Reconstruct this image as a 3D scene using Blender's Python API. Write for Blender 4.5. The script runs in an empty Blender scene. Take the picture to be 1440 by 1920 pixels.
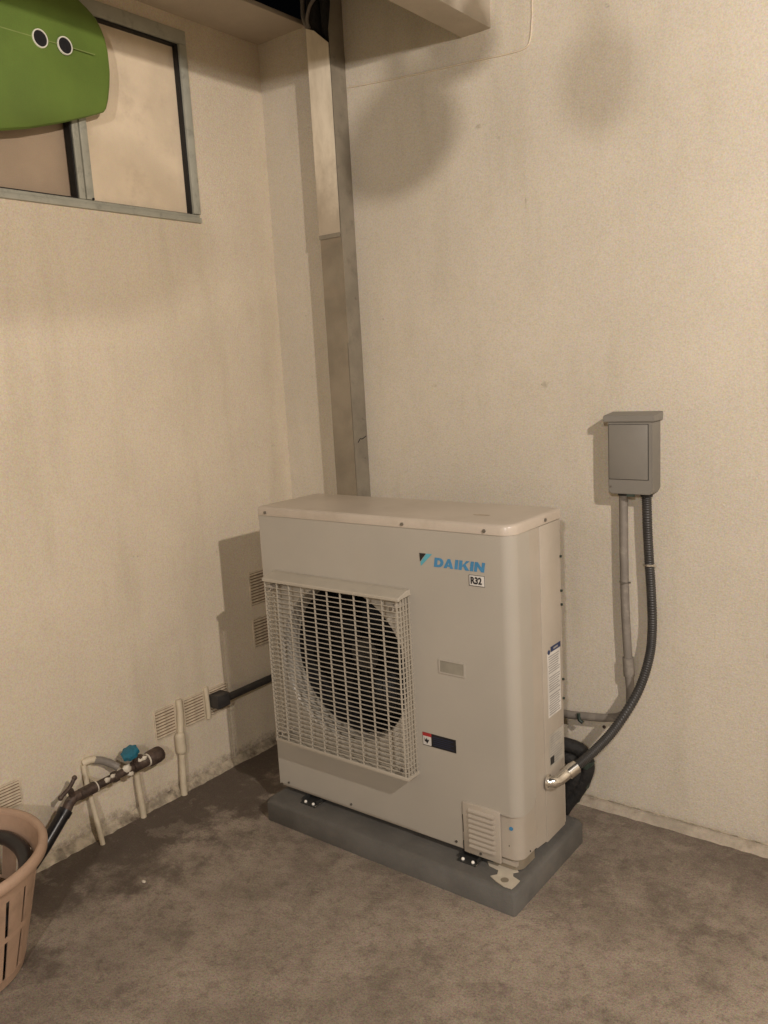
import bpy, bmesh, math, random
from mathutils import Vector, Matrix
random.seed(7)
S = bpy.context.scene
C = S.collection
# ---------------------------------------------------------------- camera
cd = bpy.data.cameras.new('camera'); cam = bpy.data.objects.new('camera', cd); C.objects.link(cam)
cr = Vector((0.79212, 0.60778, -0.05614)); cu = Vector((-0.05862, 0.1673, 0.98416)); cf = Vector((-0.60754, 0.77629, -0.16814))
M = Matrix(((cr.x, cu.x, -cf.x, 1.0658), (cr.y, cu.y, -cf.y, -1.8948), (cr.z, cu.z, -cf.z, 1.4994), (0, 0, 0, 1)))
cam.matrix_world = M
cd.sensor_fit = 'VERTICAL'; cd.sensor_height = 24; cd.lens = 1572.82 / 1920 * 24
cd.clip_start = 0.02; cd.clip_end = 200
S.camera = cam
# ---------------------------------------------------------------- night sky
W = bpy.data.worlds.new('World'); S.world = W; W.use_nodes = True
nt = W.node_tree; bg = nt.nodes['Background']
sk = nt.nodes.new('ShaderNodeTexSky'); sk.sky_type = 'NISHITA'; sk.sun_disc = False
sk.sun_elevation = math.radians(-4); sk.sun_rotation = math.radians(200)
nt.links.new(sk.outputs[0], bg.inputs[0]); bg.inputs[1].default_value = 0.05
# ---------------------------------------------------------------- lamps of the yard
def lamp(name, loc, power, col, rad):
    d = bpy.data.lights.new(name, 'POINT'); d.energy = power; d.color = col; d.shadow_soft_size = rad
    o = bpy.data.objects.new(name, d); C.objects.link(o); o.location = loc
    return o
lamp('yard_lamp', (2.08, -1.28, 2.41), 222, (1.0, 0.89, 0.80), 0.028)
lamp('second_fill_lamp', (1.7, -3.6, 2.35), 185, (1.0, 0.925, 0.88), 0.05)  # unseen second lamp, its place chosen freely; it also fills the shade
S.view_settings.view_transform = 'Standard'; S.view_settings.look = 'None'
S.view_settings.exposure = 0.0; S.view_settings.gamma = 1.0; S.view_settings.use_curve_mapping = False
try:
    S.cycles.max_bounces = 8; S.cycles.diffuse_bounces = 5
except Exception: pass

# ================================================================ materials
def newmat(name):
    m = bpy.data.materials.new(name); m.use_nodes = True
    t = m.node_tree; b = t.nodes['Principled BSDF']
    return m, t, b
def mixc(t, fac, a, b, mode='MIX'):
    n = t.nodes.new('ShaderNodeMix'); n.data_type = 'RGBA'; n.blend_type = mode
    for sock, v in ((n.inputs[0], fac), (n.inputs[6], a), (n.inputs[7], b)):
        if isinstance(v, bpy.types.NodeSocket): t.links.new(v, sock)
        elif isinstance(v, (int, float)): sock.default_value = v
        else: sock.default_value = (*v, 1)
    return n.outputs[2]
def noise(t, scale, detail=4, rough=.55, vec=None, stretch=None, off=None):
    tc = t.nodes.new('ShaderNodeTexCoord'); v = tc.outputs['Object']
    if stretch or off:
        mp = t.nodes.new('ShaderNodeMapping'); t.links.new(v, mp.inputs[0])
        if stretch: mp.inputs['Scale'].default_value = stretch
        if off: mp.inputs['Location'].default_value = off
        v = mp.outputs[0]
    n = t.nodes.new('ShaderNodeTexNoise'); n.inputs['Scale'].default_value = scale
    n.inputs['Detail'].default_value = detail; n.inputs['Roughness'].default_value = rough
    t.links.new(v, n.inputs['Vector']); return n
def ramp(t, src, p0, p1):
    r = t.nodes.new('ShaderNodeMapRange'); r.inputs[1].default_value = p0; r.inputs[2].default_value = p1
    r.interpolation_type = 'SMOOTHSTEP'
    t.links.new(src, r.inputs[0]); return r.outputs[0]
def math_(t, op, a, b=None):
    n = t.nodes.new('ShaderNodeMath'); n.operation = op; n.use_clamp = False
    for i, v in enumerate((a, b)):
        if v is None: continue
        if isinstance(v, (int, float)): n.inputs[i].default_value = v
        else: t.links.new(v, n.inputs[i])
    return n.outputs[0]
def bump(t, b, src, strength, dist):
    n = t.nodes.new('ShaderNodeBump'); n.inputs['Strength'].default_value = strength; n.inputs['Distance'].default_value = dist
    t.links.new(src, n.inputs['Height']); t.links.new(n.outputs[0], b.inputs['Normal'])
def mat(name, col, rough=.6, metal=0, var=.12, scale=14, bstr=0, bdist=.002, bscale=120, spec=.5, grain=0, gscale=420, dirt=None, dirt_amt=.5, dscale=5):
    m, t, b = newmat(name)
    n = noise(t, scale)
    dark = tuple(c * (1 - var) for c in col); lite = tuple(min(1, c * (1 + var)) for c in col)
    c = mixc(t, ramp(t, n.outputs[0], .3, .7), dark, lite)
    if grain:
        g = noise(t, gscale, 2, .7)
        c = mixc(t, grain, c, mixc(t, 1.0, c, g.outputs[1], 'OVERLAY'))
    if dirt:
        d = noise(t, dscale, 6, .7, off=(3.3, 1.7, 8.1))
        c = mixc(t, math_(t, 'MULTIPLY', ramp(t, d.outputs[0], .5, .72), dirt_amt), c, dirt)
    t.links.new(c, b.inputs['Base Color'])
    b.inputs['Roughness'].default_value = rough; b.inputs['Metallic'].default_value = metal
    b.inputs['Specular IOR Level'].default_value = spec
    if bstr:
        bump(t, b, noise(t, bscale, 5, .6).outputs[0], bstr, bdist)
    return m
def wall_mat(name, col, side):
    m, t, b = newmat(name)
    big = noise(t, 1.3, 5, .6); mid = noise(t, 6, 6, .65); streak = noise(t, 3.0, 4, .6, stretch=(2.2, 2.2, .35))
    fine = noise(t, 150, 6, .8); speck = noise(t, 230, 2, .5, off=(5, 2, 1))
    c = mixc(t, ramp(t, big.outputs[0], .3, .7), tuple(x * .93 for x in col), tuple(x * 1.05 for x in col))
    c = mixc(t, math_(t, 'MULTIPLY', ramp(t, streak.outputs[0], .48, .75), .42), c, (col[0] * .78, col[1] * .77, col[2] * .72))
    c = mixc(t, math_(t, 'MULTIPLY', ramp(t, mid.outputs[0], .55, .8), .30), c, (col[0] * .80, col[1] * .77, col[2] * .70))
    c = mixc(t, .42, c, mixc(t, 1.0, c, speck.outputs[1], 'OVERLAY'))
    lum = noise(t, 190, 3, .7, off=(9, 4, 2))
    c = mixc(t, math_(t, 'MULTIPLY', ramp(t, lum.outputs[0], .55, .35), .22), c, (col[0] * .55, col[1] * .52, col[2] * .46))
    # small scuffs and holes of their own shape
    sc = noise(t, 17, 3, .5, off=(1, 9, 4))
    c = mixc(t, math_(t, 'MULTIPLY', ramp(t, sc.outputs[0], .735, .78), .5), c, (.20, .17, .13))
    # dirt splashed up from the ground
    tc = t.nodes.new('ShaderNodeTexCoord'); sp = t.nodes.new('ShaderNodeSeparateXYZ'); t.links.new(tc.outputs['Object'], sp.inputs[0])
    dn = noise(t, 38, 8, .8)
    h = math_(t, 'SUBTRACT', sp.outputs[2], math_(t, 'MULTIPLY', math_(t, 'SUBTRACT', dn.outputs[0], .42), .17 if side == 'l' else .10))
    c = mixc(t, math_(t, 'MULTIPLY', math_(t, 'SUBTRACT', 1.0, ramp(t, h, -.015, .05)), .72 if side == 'l' else .4), c, (.15, .105, .075))
    t.links.new(c, b.inputs['Base Color'])
    b.inputs['Roughness'].default_value = .62; b.inputs['Specular IOR Level'].default_value = .35
    hsum = math_(t, 'ADD', fine.outputs[0], math_(t, 'MULTIPLY', mid.outputs[0], 1.0))
    bump(t, b, hsum, .55, .0045)
    return m
M_lwall = wall_mat('left_wall_paint', (.71, .622, .485), 'l')
M_bwall = wall_mat('back_wall_paint', (.66, .598, .49), 'b')
M_ceil = mat('soffit_paint', (.52, .45, .36), .75, var=.12, scale=3, bstr=.5, bdist=.004, bscale=40, grain=.3)
def floor_mat():
    m, t, b = newmat('concrete_floor')
    big = noise(t, 2.2, 6, .62); mid = noise(t, 9, 7, .7); fine = noise(t, 140, 5, .75); grit = noise(t, 330, 2, .6, off=(3, 3, 3))
    c = mixc(t, ramp(t, big.outputs[0], .33, .68), (.230, .187, .142), (.405, .335, .260))
    c = mixc(t, math_(t, 'MULTIPLY', ramp(t, mid.outputs[0], .40, .72), .5), c, (.38, .315, .25))
    c = mixc(t, math_(t, 'MULTIPLY', ramp(t, noise(t, 5, 7, .75, off=(7, 1, 0)).outputs[0], .52, .72), .55), c, (.075, .055, .042))
    tc = t.nodes.new('ShaderNodeTexCoord'); sp = t.nodes.new('ShaderNodeSeparateXYZ'); t.links.new(tc.outputs['Object'], sp.inputs[0])
    sn = noise(t, 4.5, 9, .72, off=(2, 5, 0))
    # damp staining that runs along the foot of the left wall and round behind the plinth
    d = math_(t, 'ADD', math_(t, 'ADD', sp.outputs[0], 1.36), math_(t, 'MULTIPLY', math_(t, 'SUBTRACT', .5, sn.outputs[0]), 1.5))
    wet = math_(t, 'SUBTRACT', 1.0, ramp(t, d, .20, .42))
    c = mixc(t, math_(t, 'MULTIPLY', wet, .80), c, (.070, .050, .038))
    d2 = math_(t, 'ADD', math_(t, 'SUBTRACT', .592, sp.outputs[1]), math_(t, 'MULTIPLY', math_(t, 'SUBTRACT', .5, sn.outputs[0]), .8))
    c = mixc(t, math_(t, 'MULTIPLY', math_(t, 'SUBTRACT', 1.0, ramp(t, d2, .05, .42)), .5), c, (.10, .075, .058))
    st = noise(t, 3.4, 10, .74, off=(6, 2, 3))
    c = mixc(t, math_(t, 'MULTIPLY', ramp(t, st.outputs[0], .55, .60), .38), c, (.125, .097, .072))
    c = mixc(t, math_(t, 'MULTIPLY', ramp(t, st.outputs[0], .42, .39), .28), c, (.43, .36, .285))
    m2 = noise(t, 28, 7, .78, off=(4, 4, 1)); l2 = noise(t, 170, 4, .8, off=(8, 1, 5))
    c = mixc(t, math_(t, 'MULTIPLY', ramp(t, m2.outputs[0], .52, .36), .42), c, (.11, .085, .064))
    c = mixc(t, math_(t, 'MULTIPLY', ramp(t, m2.outputs[0], .54, .70), .30), c, (.42, .355, .285))
    c = mixc(t, math_(t, 'MULTIPLY', ramp(t, l2.outputs[0], .53, .34), .50), c, (.09, .072, .056))
    c = mixc(t, math_(t, 'MULTIPLY', ramp(t, l2.outputs[0], .55, .72), .30), c, (.38, .32, .26))
    c = mixc(t, .65, c, mixc(t, 1.0, c, grit.outputs[1], 'OVERLAY'))
    t.links.new(c, b.inputs['Base Color'])
    t.links.new(math_(t, 'SUBTRACT', .86, math_(t, 'MULTIPLY', wet, .22)), b.inputs['Roughness'])
    bump(t, b, math_(t, 'ADD', math_(t, 'MULTIPLY', mid.outputs[0], 2.0), fine.outputs[0]), .8, .005)
    return m
M_floor = floor_mat()
M_beam = mat('beam_paint', (.50, .44, .355), .7, var=.12, scale=5, bstr=.5, bdist=.004, bscale=60, grain=.3)
M_mortar = mat('mortar', (.40, .34, .25), .9, var=.35, scale=30, bstr=1, bdist=.006, bscale=70, grain=.4, dirt=(.10, .07, .05), dirt_amt=.9, dscale=12)
M_mortar2 = mat('pale_mortar', (.42, .36, .28), .85, var=.15, scale=20, bstr=.8, bdist=.004, bscale=60, grain=.4, dirt=(.22, .17, .12), dirt_amt=.7, dscale=9)
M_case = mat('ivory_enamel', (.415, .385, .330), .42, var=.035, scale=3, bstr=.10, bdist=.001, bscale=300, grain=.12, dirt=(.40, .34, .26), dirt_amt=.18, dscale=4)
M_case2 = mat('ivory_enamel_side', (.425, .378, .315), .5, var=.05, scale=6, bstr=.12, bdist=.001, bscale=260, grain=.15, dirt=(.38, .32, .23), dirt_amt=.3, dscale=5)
M_lid = mat('ivory_lid_lit', (.51, .445, .37), .30, var=.05, scale=4, grain=.12, dirt=(.36, .30, .22), dirt_amt=.35, dscale=5)  # casing enamel made paler: stronger light on the top put into the colour
M_grille = mat('ivory_plastic', (.425, .385, .315), .45, var=.04, scale=12)
M_black = mat('black_cavity', (.010, .009, .009), .8, var=.2)
M_fan = mat('black_fan_plastic', (.016, .015, .015), .45, var=.2)
M_gap = mat('dark_shadow_gap', (.02, .018, .015), .9)
M_screw = mat('steel_screw', (.25, .24, .22), .35, metal=.9)
M_bright = mat('bright_zinc', (.85, .82, .76), .22, metal=1)
M_bolt = mat('bolt_glint_white', (.85, .82, .75), .3)  # glint of the bolt heads put into a white colour
M_pad = mat('grey_plinth_paint', (.108, .102, .091), .8, var=.13, scale=9, bstr=.45, bdist=.003, bscale=90, grain=.4, dirt=(.15, .13, .105), dirt_amt=.4, dscale=12)
M_boxgrey = mat('grey_enamel', (.205, .192, .168), .45, var=.04, scale=10, bstr=.06, bscale=200, grain=.1)
M_pvc = mat('grey_pvc', (.225, .20, .172), .5, var=.08, scale=20, dirt=(.5, .45, .36), dirt_amt=.35, dscale=30)
M_flex = mat('charcoal_flex', (.040, .038, .036), .42, var=.15, scale=30)
M_black_ins = mat('black_insulation', (.012, .011, .010), .75, var=.3, scale=30, bstr=1, bdist=.008, bscale=38)
M_tape = mat('dark_green_tape', (.03, .045, .035), .5, var=.4, scale=40)
M_trunk_sheen = mat('sheen_galvanised', (.88, .79, .63), .42, metal=.1, var=.18, scale=12, dirt=(.42, .35, .26), dirt_amt=.5, dscale=9, grain=.2)  # pale colour stands in for a bright metallic reflection
def trunk_sheen():
    m, t, b = newmat('painted_sheen_cover')
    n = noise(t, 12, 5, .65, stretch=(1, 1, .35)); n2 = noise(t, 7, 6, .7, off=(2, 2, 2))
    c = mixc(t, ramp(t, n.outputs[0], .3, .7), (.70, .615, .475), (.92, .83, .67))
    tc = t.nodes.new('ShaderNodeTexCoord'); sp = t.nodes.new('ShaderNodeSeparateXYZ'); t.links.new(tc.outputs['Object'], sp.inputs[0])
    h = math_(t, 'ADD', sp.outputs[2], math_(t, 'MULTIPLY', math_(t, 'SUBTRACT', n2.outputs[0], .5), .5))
    c = mixc(t, math_(t, 'MULTIPLY', ramp(t, h, 2.34, 2.02), .72), c, (.34, .275, .20))  # sheen fading downwards, painted as a browner tint towards the bottom
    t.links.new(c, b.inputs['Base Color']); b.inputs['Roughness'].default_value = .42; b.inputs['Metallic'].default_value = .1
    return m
M_trunk_sheen = trunk_sheen()
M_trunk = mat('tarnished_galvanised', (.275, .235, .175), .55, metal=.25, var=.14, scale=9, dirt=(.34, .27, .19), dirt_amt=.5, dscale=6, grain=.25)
M_trunk_side = mat('tarnished_channel_side', (.245, .215, .165), .65, metal=.1, var=.12, scale=10, dirt=(.12, .105, .08), dirt_amt=.5, dscale=14, grain=.3)
M_alu = mat('grey_green_aluminium', (.40, .40, .335), .5, metal=.1, var=.07, scale=14, dirt=(.12, .12, .10), dirt_amt=.4, dscale=25)
M_gasket = mat('black_gasket', (.012, .011, .010), .7)
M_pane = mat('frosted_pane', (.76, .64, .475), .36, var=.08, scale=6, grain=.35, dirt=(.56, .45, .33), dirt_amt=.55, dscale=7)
M_pane2 = mat('frosted_pane_brown', (.43, .33, .235), .40, var=.07, scale=5, grain=.22)  # left pane, a darker brown than the right one
M_board = mat('green_foam_deck', (.125, .198, .031), .62, var=.09, scale=6, bstr=.2, bdist=.001, bscale=260, grain=.25)
M_string = mat('green_stringer', (.24, .30, .09), .6)
M_ring = mat('white_plug_ring', (.78, .76, .66), .35)
M_rust = mat('brown_galvanised_pipe', (.082, .055, .042), .55, metal=.3, var=.4, scale=40, bstr=.6, bdist=.002, bscale=160, dirt=(.20, .17, .13), dirt_amt=.5, dscale=45)
M_pipepaint = mat('cream_painted_pipe', (.60, .52, .38), .6, var=.08, scale=16, bstr=.3, bdist=.002, bscale=80, grain=.25, dirt=(.30, .22, .15), dirt_amt=.4, dscale=9)
M_splash = mat('white_paint_splash', (.66, .60, .49), .7)
M_blue = mat('blue_valve_handle', (.015, .135, .20), .45, var=.2, scale=60)
M_basket = mat('tan_plastic', (.42, .285, .200), .5, var=.07, scale=9, grain=.15, bstr=.15, bscale=200, dirt=(.27, .185, .125), dirt_amt=.6, dscale=9)
M_hose = mat('black_rubber_hose', (.011, .011, .013), .32, var=.2)
M_logo = mat('logo_blue', (.055, .225, .42), .4)
M_logo2 = mat('logo_light_blue', (.10, .38, .47), .4)
M_ink = mat('black_ink', (.012, .012, .014), .45)
M_red = mat('red_ink', (.40, .03, .03), .45)
M_white = mat('label_white', (.62, .60, .56), .5)
M_grey_print = mat('grey_print', (.30, .29, .28), .5)
M_navy = mat('navy_ink', (.02, .035, .10), .45)
M_shadow_oval = mat('pale_shadow_oval', (.5, .4, .2), .5)
M_wood = mat('cream_plate', (.50, .45, .36), .7, var=.08, grain=.2)

# ================================================================ mesh helpers
def link(name, me, m, parent=None, smooth=False):
    o = bpy.data.objects.new(name, me); C.objects.link(o)
    if m is not None and not me.materials: me.materials.append(m)
    if smooth:
        for p in me.polygons: p.use_smooth = True
    if parent is not None:
        o.parent = parent
        o.matrix_parent_inverse = world_of(parent).inverted()
    return o
def world_of(o):
    if o.parent is None: return Matrix.Translation(o.location) @ o.rotation_euler.to_matrix().to_4x4()
    return world_of(o.parent) @ o.matrix_parent_inverse @ Matrix.Translation(o.location) @ o.rotation_euler.to_matrix().to_4x4()
def obj(name, bm, m, parent=None, smooth=False, autos=None):
    me = bpy.data.meshes.new(name); bmesh.ops.recalc_face_normals(bm, faces=bm.faces)
    if autos is not None:
        for f in bm.faces: f.smooth = True
        for e in bm.edges:
            if len(e.link_faces) == 2 and e.calc_face_angle(0) > math.radians(autos): e.smooth = False
            elif len(e.link_faces) != 2: e.smooth = False
    bm.to_mesh(me); bm.free()
    return link(name, me, m, parent, smooth)
def tag(o, label=None, cat=None, group=None, kind=None):
    if label: o['label'] = label
    if cat: o['category'] = cat
    if group: o['group'] = group
    if kind: o['kind'] = kind
    return o
def thing(name, loc, label, cat, group=None):
    o = bpy.data.objects.new(name, None); C.objects.link(o); o.location = loc; o.empty_display_size = .05
    return tag(o, label, cat, group)
def box(bm, x0, x1, y0, y1, z0, z1, bev=0, seg=2):
    r = bmesh.ops.create_cube(bm, size=1)
    vs = r['verts']
    for v in vs: v.co = Vector(((x0 + x1) / 2 + v.co.x * (x1 - x0), (y0 + y1) / 2 + v.co.y * (y1 - y0), (z0 + z1) / 2 + v.co.z * (z1 - z0)))
    if bev:
        es = list({e for v in vs for e in v.link_edges})
        bmesh.ops.bevel(bm, geom=es, offset=bev, segments=seg, profile=.5, affect='EDGES')
    return vs
def bxo(name, b6, m, parent=None, bev=0, seg=2):
    bm = bmesh.new(); box(bm, *b6, bev=bev, seg=seg); return obj(name, bm, m, parent, autos=35 if bev else None)
def tube(bm, pts, r, n=12, cap=True, rf=None):
    pts = [Vector(p) for p in pts]; rings = []
    t0 = (pts[1] - pts[0]).normalized(); up = Vector((0, 0, 1)) if abs(t0.z) < .9 else Vector((1, 0, 0))
    nrm = (up - t0 * up.dot(t0)).normalized()
    for i, p in enumerate(pts):
        t = (pts[min(i + 1, len(pts) - 1)] - pts[max(i - 1, 0)]).normalized()
        nrm = (nrm - t * nrm.dot(t)).normalized(); bn = t.cross(nrm)
        rr = rf(i) if rf else r
        rings.append([bm.verts.new(p + (nrm * math.cos(a) + bn * math.sin(a)) * rr) for a in [2 * math.pi * k / n for k in range(n)]])
    for a, b in zip(rings, rings[1:]):
        for k in range(n): bm.faces.new((a[k], a[(k + 1) % n], b[(k + 1) % n], b[k]))
    if cap: bm.faces.new(rings[0]); bm.faces.new(rings[-1])
def smooth_path(P, n=10):
    P = [Vector(p) for p in P]; out = []
    for i in range(len(P) - 1):
        p0 = P[max(i - 1, 0)]; p1 = P[i]; p2 = P[i + 1]; p3 = P[min(i + 2, len(P) - 1)]
        for k in range(n):
            t = k / n
            out.append(.5 * ((2 * p1) + (p2 - p0) * t + (2 * p0 - 5 * p1 + 4 * p2 - p3) * t * t + (3 * p1 - p0 - 3 * p2 + p3) * t ** 3))
    out.append(P[-1]); return out
def tubeo(name, pts, r, m, parent=None, n=14, rf=None):
    bm = bmesh.new(); tube(bm, pts, r, n, rf=rf); return obj(name, bm, m, parent, autos=50)
def cyl(bm, c, axis, r, h, n=20, r2=None):
    c = Vector(c); a = Vector(axis).normalized(); tube(bm, [c, c + a * h], r, n, rf=(lambda i: r if i == 0 else (r2 if r2 is not None else r)))
def cylo(name, c, axis, r, h, m, parent=None, n=20, r2=None):
    bm = bmesh.new(); cyl(bm, c, axis, r, h, n, r2); return obj(name, bm, m, parent, autos=50)
def prism(bm, poly, axis, a0, a1):
    """extrude a 2-D polygon along an axis ('x','y','z')"""
    def P(u, v, w): return {'x': (w, u, v), 'y': (u, w, v), 'z': (u, v, w)}[axis]
    A = [bm.verts.new(P(u, v, a0)) for u, v in poly]; B = [bm.verts.new(P(u, v, a1)) for u, v in poly]
    n = len(poly); bm.faces.new(A); bm.faces.new(B)
    for i in range(n): bm.faces.new((A[i], A[(i + 1) % n], B[(i + 1) % n], B[i]))

# ================================================================ setting
YB, XL = .592, -1.361
bm = bmesh.new()
bmesh.ops.create_grid(bm, x_segments=2, y_segments=2, size=12)
tag(obj('ground', bm, M_floor), 'stained brown concrete yard floor, damp and dark along the left wall', kind='structure')

# left wall, with the window opening left free
WY0, WY1, WZ0, WZ1 = -1.02, .228, 2.052, 2.692
lw = thing('left_wall', (XL, -2, 0), 'cream stucco wall on the left with the high window and slatted air bricks', 'wall')
bm = bmesh.new(); T = .15; ZT = 2.74
box(bm, XL - T, XL, -6, YB, -.05, WZ0)
box(bm, XL - T, XL, -6, WY0, WZ0, ZT)
box(bm, XL - T, XL, WY1, YB, WZ0, ZT)
box(bm, XL - T, XL, WY0, WY1, WZ1, ZT)
bmesh.ops.remove_doubles(bm, verts=bm.verts, dist=1e-5)
obj('wall_face', bm, M_lwall, lw)
# ragged mortar along its foot
bm = bmesh.new(); y = -3.0; rows = []
while y < YB + .02:
    w = .018 + .008 * random.random(); h = .014 + .009 * random.random() ** 1.5
    rows.append([bm.verts.new(p) for p in ((XL - .01, y, h + .014), (XL + w * .35, y, h), (XL + w, y, .0045 + .004 * random.random()), (XL + w + .012, y, -.004))])
    y += .022
for a, b in zip(rows, rows[1:]):
    for k in range(3): bm.faces.new((a[k], a[k + 1], b[k + 1], b[k]))
obj('mortar_fillet', bm, M_mortar, lw, smooth=True)
# air bricks: frame + painted slats
def air_brick(y0, y1, z0, z1, n):
    bm = bmesh.new(); f = .006; x1 = XL + .003
    box(bm, XL - .004, x1, y0, y0 + f, z0, z1); box(bm, XL - .004, x1, y1 - f, y1, z0, z1)
    box(bm, XL - .004, x1, y0 + f, y1 - f, z1 - f, z1); box(bm, XL - .004, x1, y0 + f, y1 - f, z0, z0 + f)
    fr = obj('air_brick', bm, M_slat, lw)
    bxo('recess', (XL - .004, XL + .0006, y0 + f, y1 - f, z0 + f, z1 - f), M_recess, fr)
    pitch = (z1 - z0 - 2 * f) / n; me = None
    for i in range(n):
        zc = z0 + f + pitch * (i + .5)
        if me is None:
            bm = bmesh.new(); s = (y1 - y0) / 2 - f - .001; h = pitch
            prism(bm, [(-.001, h * .30), (.003, h * .16), (.0075, -h * .08), (.006, -h * .22), (-.001, -h * .10)], 'y', -s, s)
            o = obj('slat', bm, M_slat, fr); me = o.data
        else: o = link('slat', me, None, fr)
        o.location = (XL, (y0 + y1) / 2, zc)
        if random.random() < .3: o.rotation_euler = (random.uniform(-.012, .012), 0, 0)
    return fr
M_slat = mat('slat_paint', (.60, .51, .38), .7, var=.15, scale=40, grain=.3)
M_recess = mat('brown_recess', (.21, .145, .09), .9, var=.3, scale=60)  # backing behind the slats, a darker brown than their paint
air_brick(-.195, -.100, .226, .342, 9); air_brick(-.064, .036, .226, .340, 9); air_brick(.058, .156, .226, .339, 9)
air_brick(-.86, -.700, .225, .316, 8); air_brick(.312, .402, .592, .735, 11); air_brick(.312, .402, .420, .545, 9)

# back wall
bw = thing('back_wall', (1.5, YB, 0), 'long cream stucco wall at the back behind the outdoor unit', 'wall')
bm = bmesh.new(); box(bm, XL - T, -.96, YB, YB + .15, -.05, ZT); box(bm, -.96, 5.2, YB, YB + .15, -.05, 3.3)
obj('wall_face', bm, M_bwall, bw)
bm = bmesh.new(); x = XL; rows = []
while x < 4.5:
    w = .018 + .006 * random.random(); h = .020 + .005 * random.random()
    rows.append([bm.verts.new(p) for p in ((x, YB + .004, h + .001), (x, YB - .007, h), (x, YB - w * .8, h * .66), (x, YB - w, .004), (x, YB - w - .01, -.004))])
    x += .03
for a, b in zip(rows, rows[1:]):
    for k in range(4): bm.faces.new((a[k], a[k + 1], b[k + 1], b[k]))
obj('mortar_fillet', bm, M_mortar2, bw, smooth=True)
bm = bmesh.new(); tube(bm, smooth_path([(XL + .02, YB - .001, .0285), (-.2, YB - .001, .0275), (.4, YB - .001, .029), (1.1, YB - .001, .0275), (4.4, YB - .001, .029)], 12), .0022, 6)
obj('joint_line', bm, M_mortar, bw)

# the rest of the yard, outside the picture
for nm, b6, lab in (('house_wall', (-1.5, 5.2, -6.15, -6.0, -.05, 3.3), 'cream wall across the yard facing the outdoor unit'),
                    ('yard_wall', (5.2, 5.35, -6.15, .75, -.05, 3.3), 'cream wall closing the right end of the yard')):
    t_ = thing(nm, ((b6[0] + b6[1]) / 2, (b6[2] + b6[3]) / 2, 0), lab, 'wall'); bxo('wall_face', b6, M_bwall, t_)

# concrete roof edge along the left wall and the beam
ov = thing('roof_overhang', (-1.24, -2, 2.74), 'pale concrete roof overhang above the high window with black night sky past its edge', 'roof overhang')
bxo('slab', (XL - T, -1.117, -6, YB + .15, 2.7402, 2.757), M_ceil, ov, bev=.002)
be = thing('concrete_beam', (-.45, -2, 2.526), 'pale square-edged beam running out overhead from the back wall', 'beam')
bxo('beam_body', (-.455, -.349, -6, YB + .01, 2.526, 2.95), M_beam, be, bev=.003)

random.seed(21)
M_scuff = mat('wall_scuff', (.53, .475, .37), .8, var=.2, scale=80)
for (x, z_, sx, sz) in ((-.243, 1.985, .004, .022), (-.262, 2.028, .003, .007), (-.622, 1.43, .010, .006), (-.19, 1.42, .020, .012), (.36, 1.62, .004, .004), (.62, 1.95, .005, .005), (-.40, 2.25, .016, .008), (-.33, 2.20, .012, .006), (.5, .62, .012, .009)):
    bm = bmesh.new(); vs = [bm.verts.new((x + math.cos(a) * sx * random.uniform(.5, 1.1), YB - .0012, z_ + math.sin(a) * sz * random.uniform(.5, 1.1))) for a in [k * math.pi / 5 for k in range(10)]]
    bm.faces.new(vs); obj('scuff', bm, M_scuff, bw)
# thin painted cable on the back wall
P = [(-.93, YB - .002, 2.488), (-.66, YB - .002, 2.463), (-.42, YB - .002, 2.447), (-.29, YB - .002, 2.437), (-.232, YB - .002, 2.438), (-.214, YB - .002, 2.455), (-.207, YB - .002, 2.50), (-.203, YB - .002, 2.60), (-.203, YB - .002, 3.2)]
tag(tubeo('wall_cable', smooth_path(P, 6), .0026, M_lwall), 'thin cream painted cable bent round at the top of the back wall', 'cable')

# ================================================================ metal trunking in the corner
tr = thing('metal_trunking', (-.99, YB, 0), 'tall tarnished metal trunking running up the back wall near the corner', 'trunking')
X0, X1, YF = -1.042, -.940, .514
bm = bmesh.new(); prism(bm, [(X0, YB - .001), (X0, YF + .003), (X1 - .002, YF + .003), (X1 - .002, YB - .001)], 'z', .02, 2.62); obj('channel', bm, M_trunk_side, tr)
bm = bmesh.new(); prism(bm, [(YF - .001, .02), (YB - .001, .02), (YB - .001, 3.0), (YB - .03, 3.0), (YF + .015, 2.74), (YF - .001, 2.665)], 'x', X1 - .0018, X1); obj('side_panel', bm, M_trunk_side, tr)
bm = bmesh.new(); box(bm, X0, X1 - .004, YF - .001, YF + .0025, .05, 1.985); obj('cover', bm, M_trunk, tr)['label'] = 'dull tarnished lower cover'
bm = bmesh.new(); prism(bm, [(X0, 1.985), (X1 - .004, 1.985), (X1 - .004, 2.62), (X0 + .035, 2.675), (X0, 2.69)], 'y', YF - .0045, YF - .001); obj('cover', bm, M_trunk_sheen, tr)['label'] = 'upper cover with its metallic sheen painted in'
bm = bmesh.new(); box(bm, X0 - .001, X1 - .003, YF - .006, YF - .0046, 1.975, 1.990); obj('joint_lip', bm, M_trunk_side, tr)
bm = bmesh.new(); box(bm, X1 - .0035, X1 + .001, YF - .0015, YF + .0005, 1.60, 1.95); obj('edge_flange', bm, M_trunk, tr)
for zz in (2.13, 1.76, 1.32, 1.17): cylo('screw', (X1 - .001, YB - .018, zz), (1, 0, 0), .0045, .004, M_trunk_side, tr, 10)
bm = bmesh.new(); tube(bm, smooth_path([(X1 + .001, YF + .02, 1.232), (X1 + .001, YF + .034, 1.245), (X1 + .001, YF + .045, 1.243), (X1 + .001, YB - .008, 1.252)], 4), .0014, 5); obj('scratch', bm, M_gap, tr)
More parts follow.
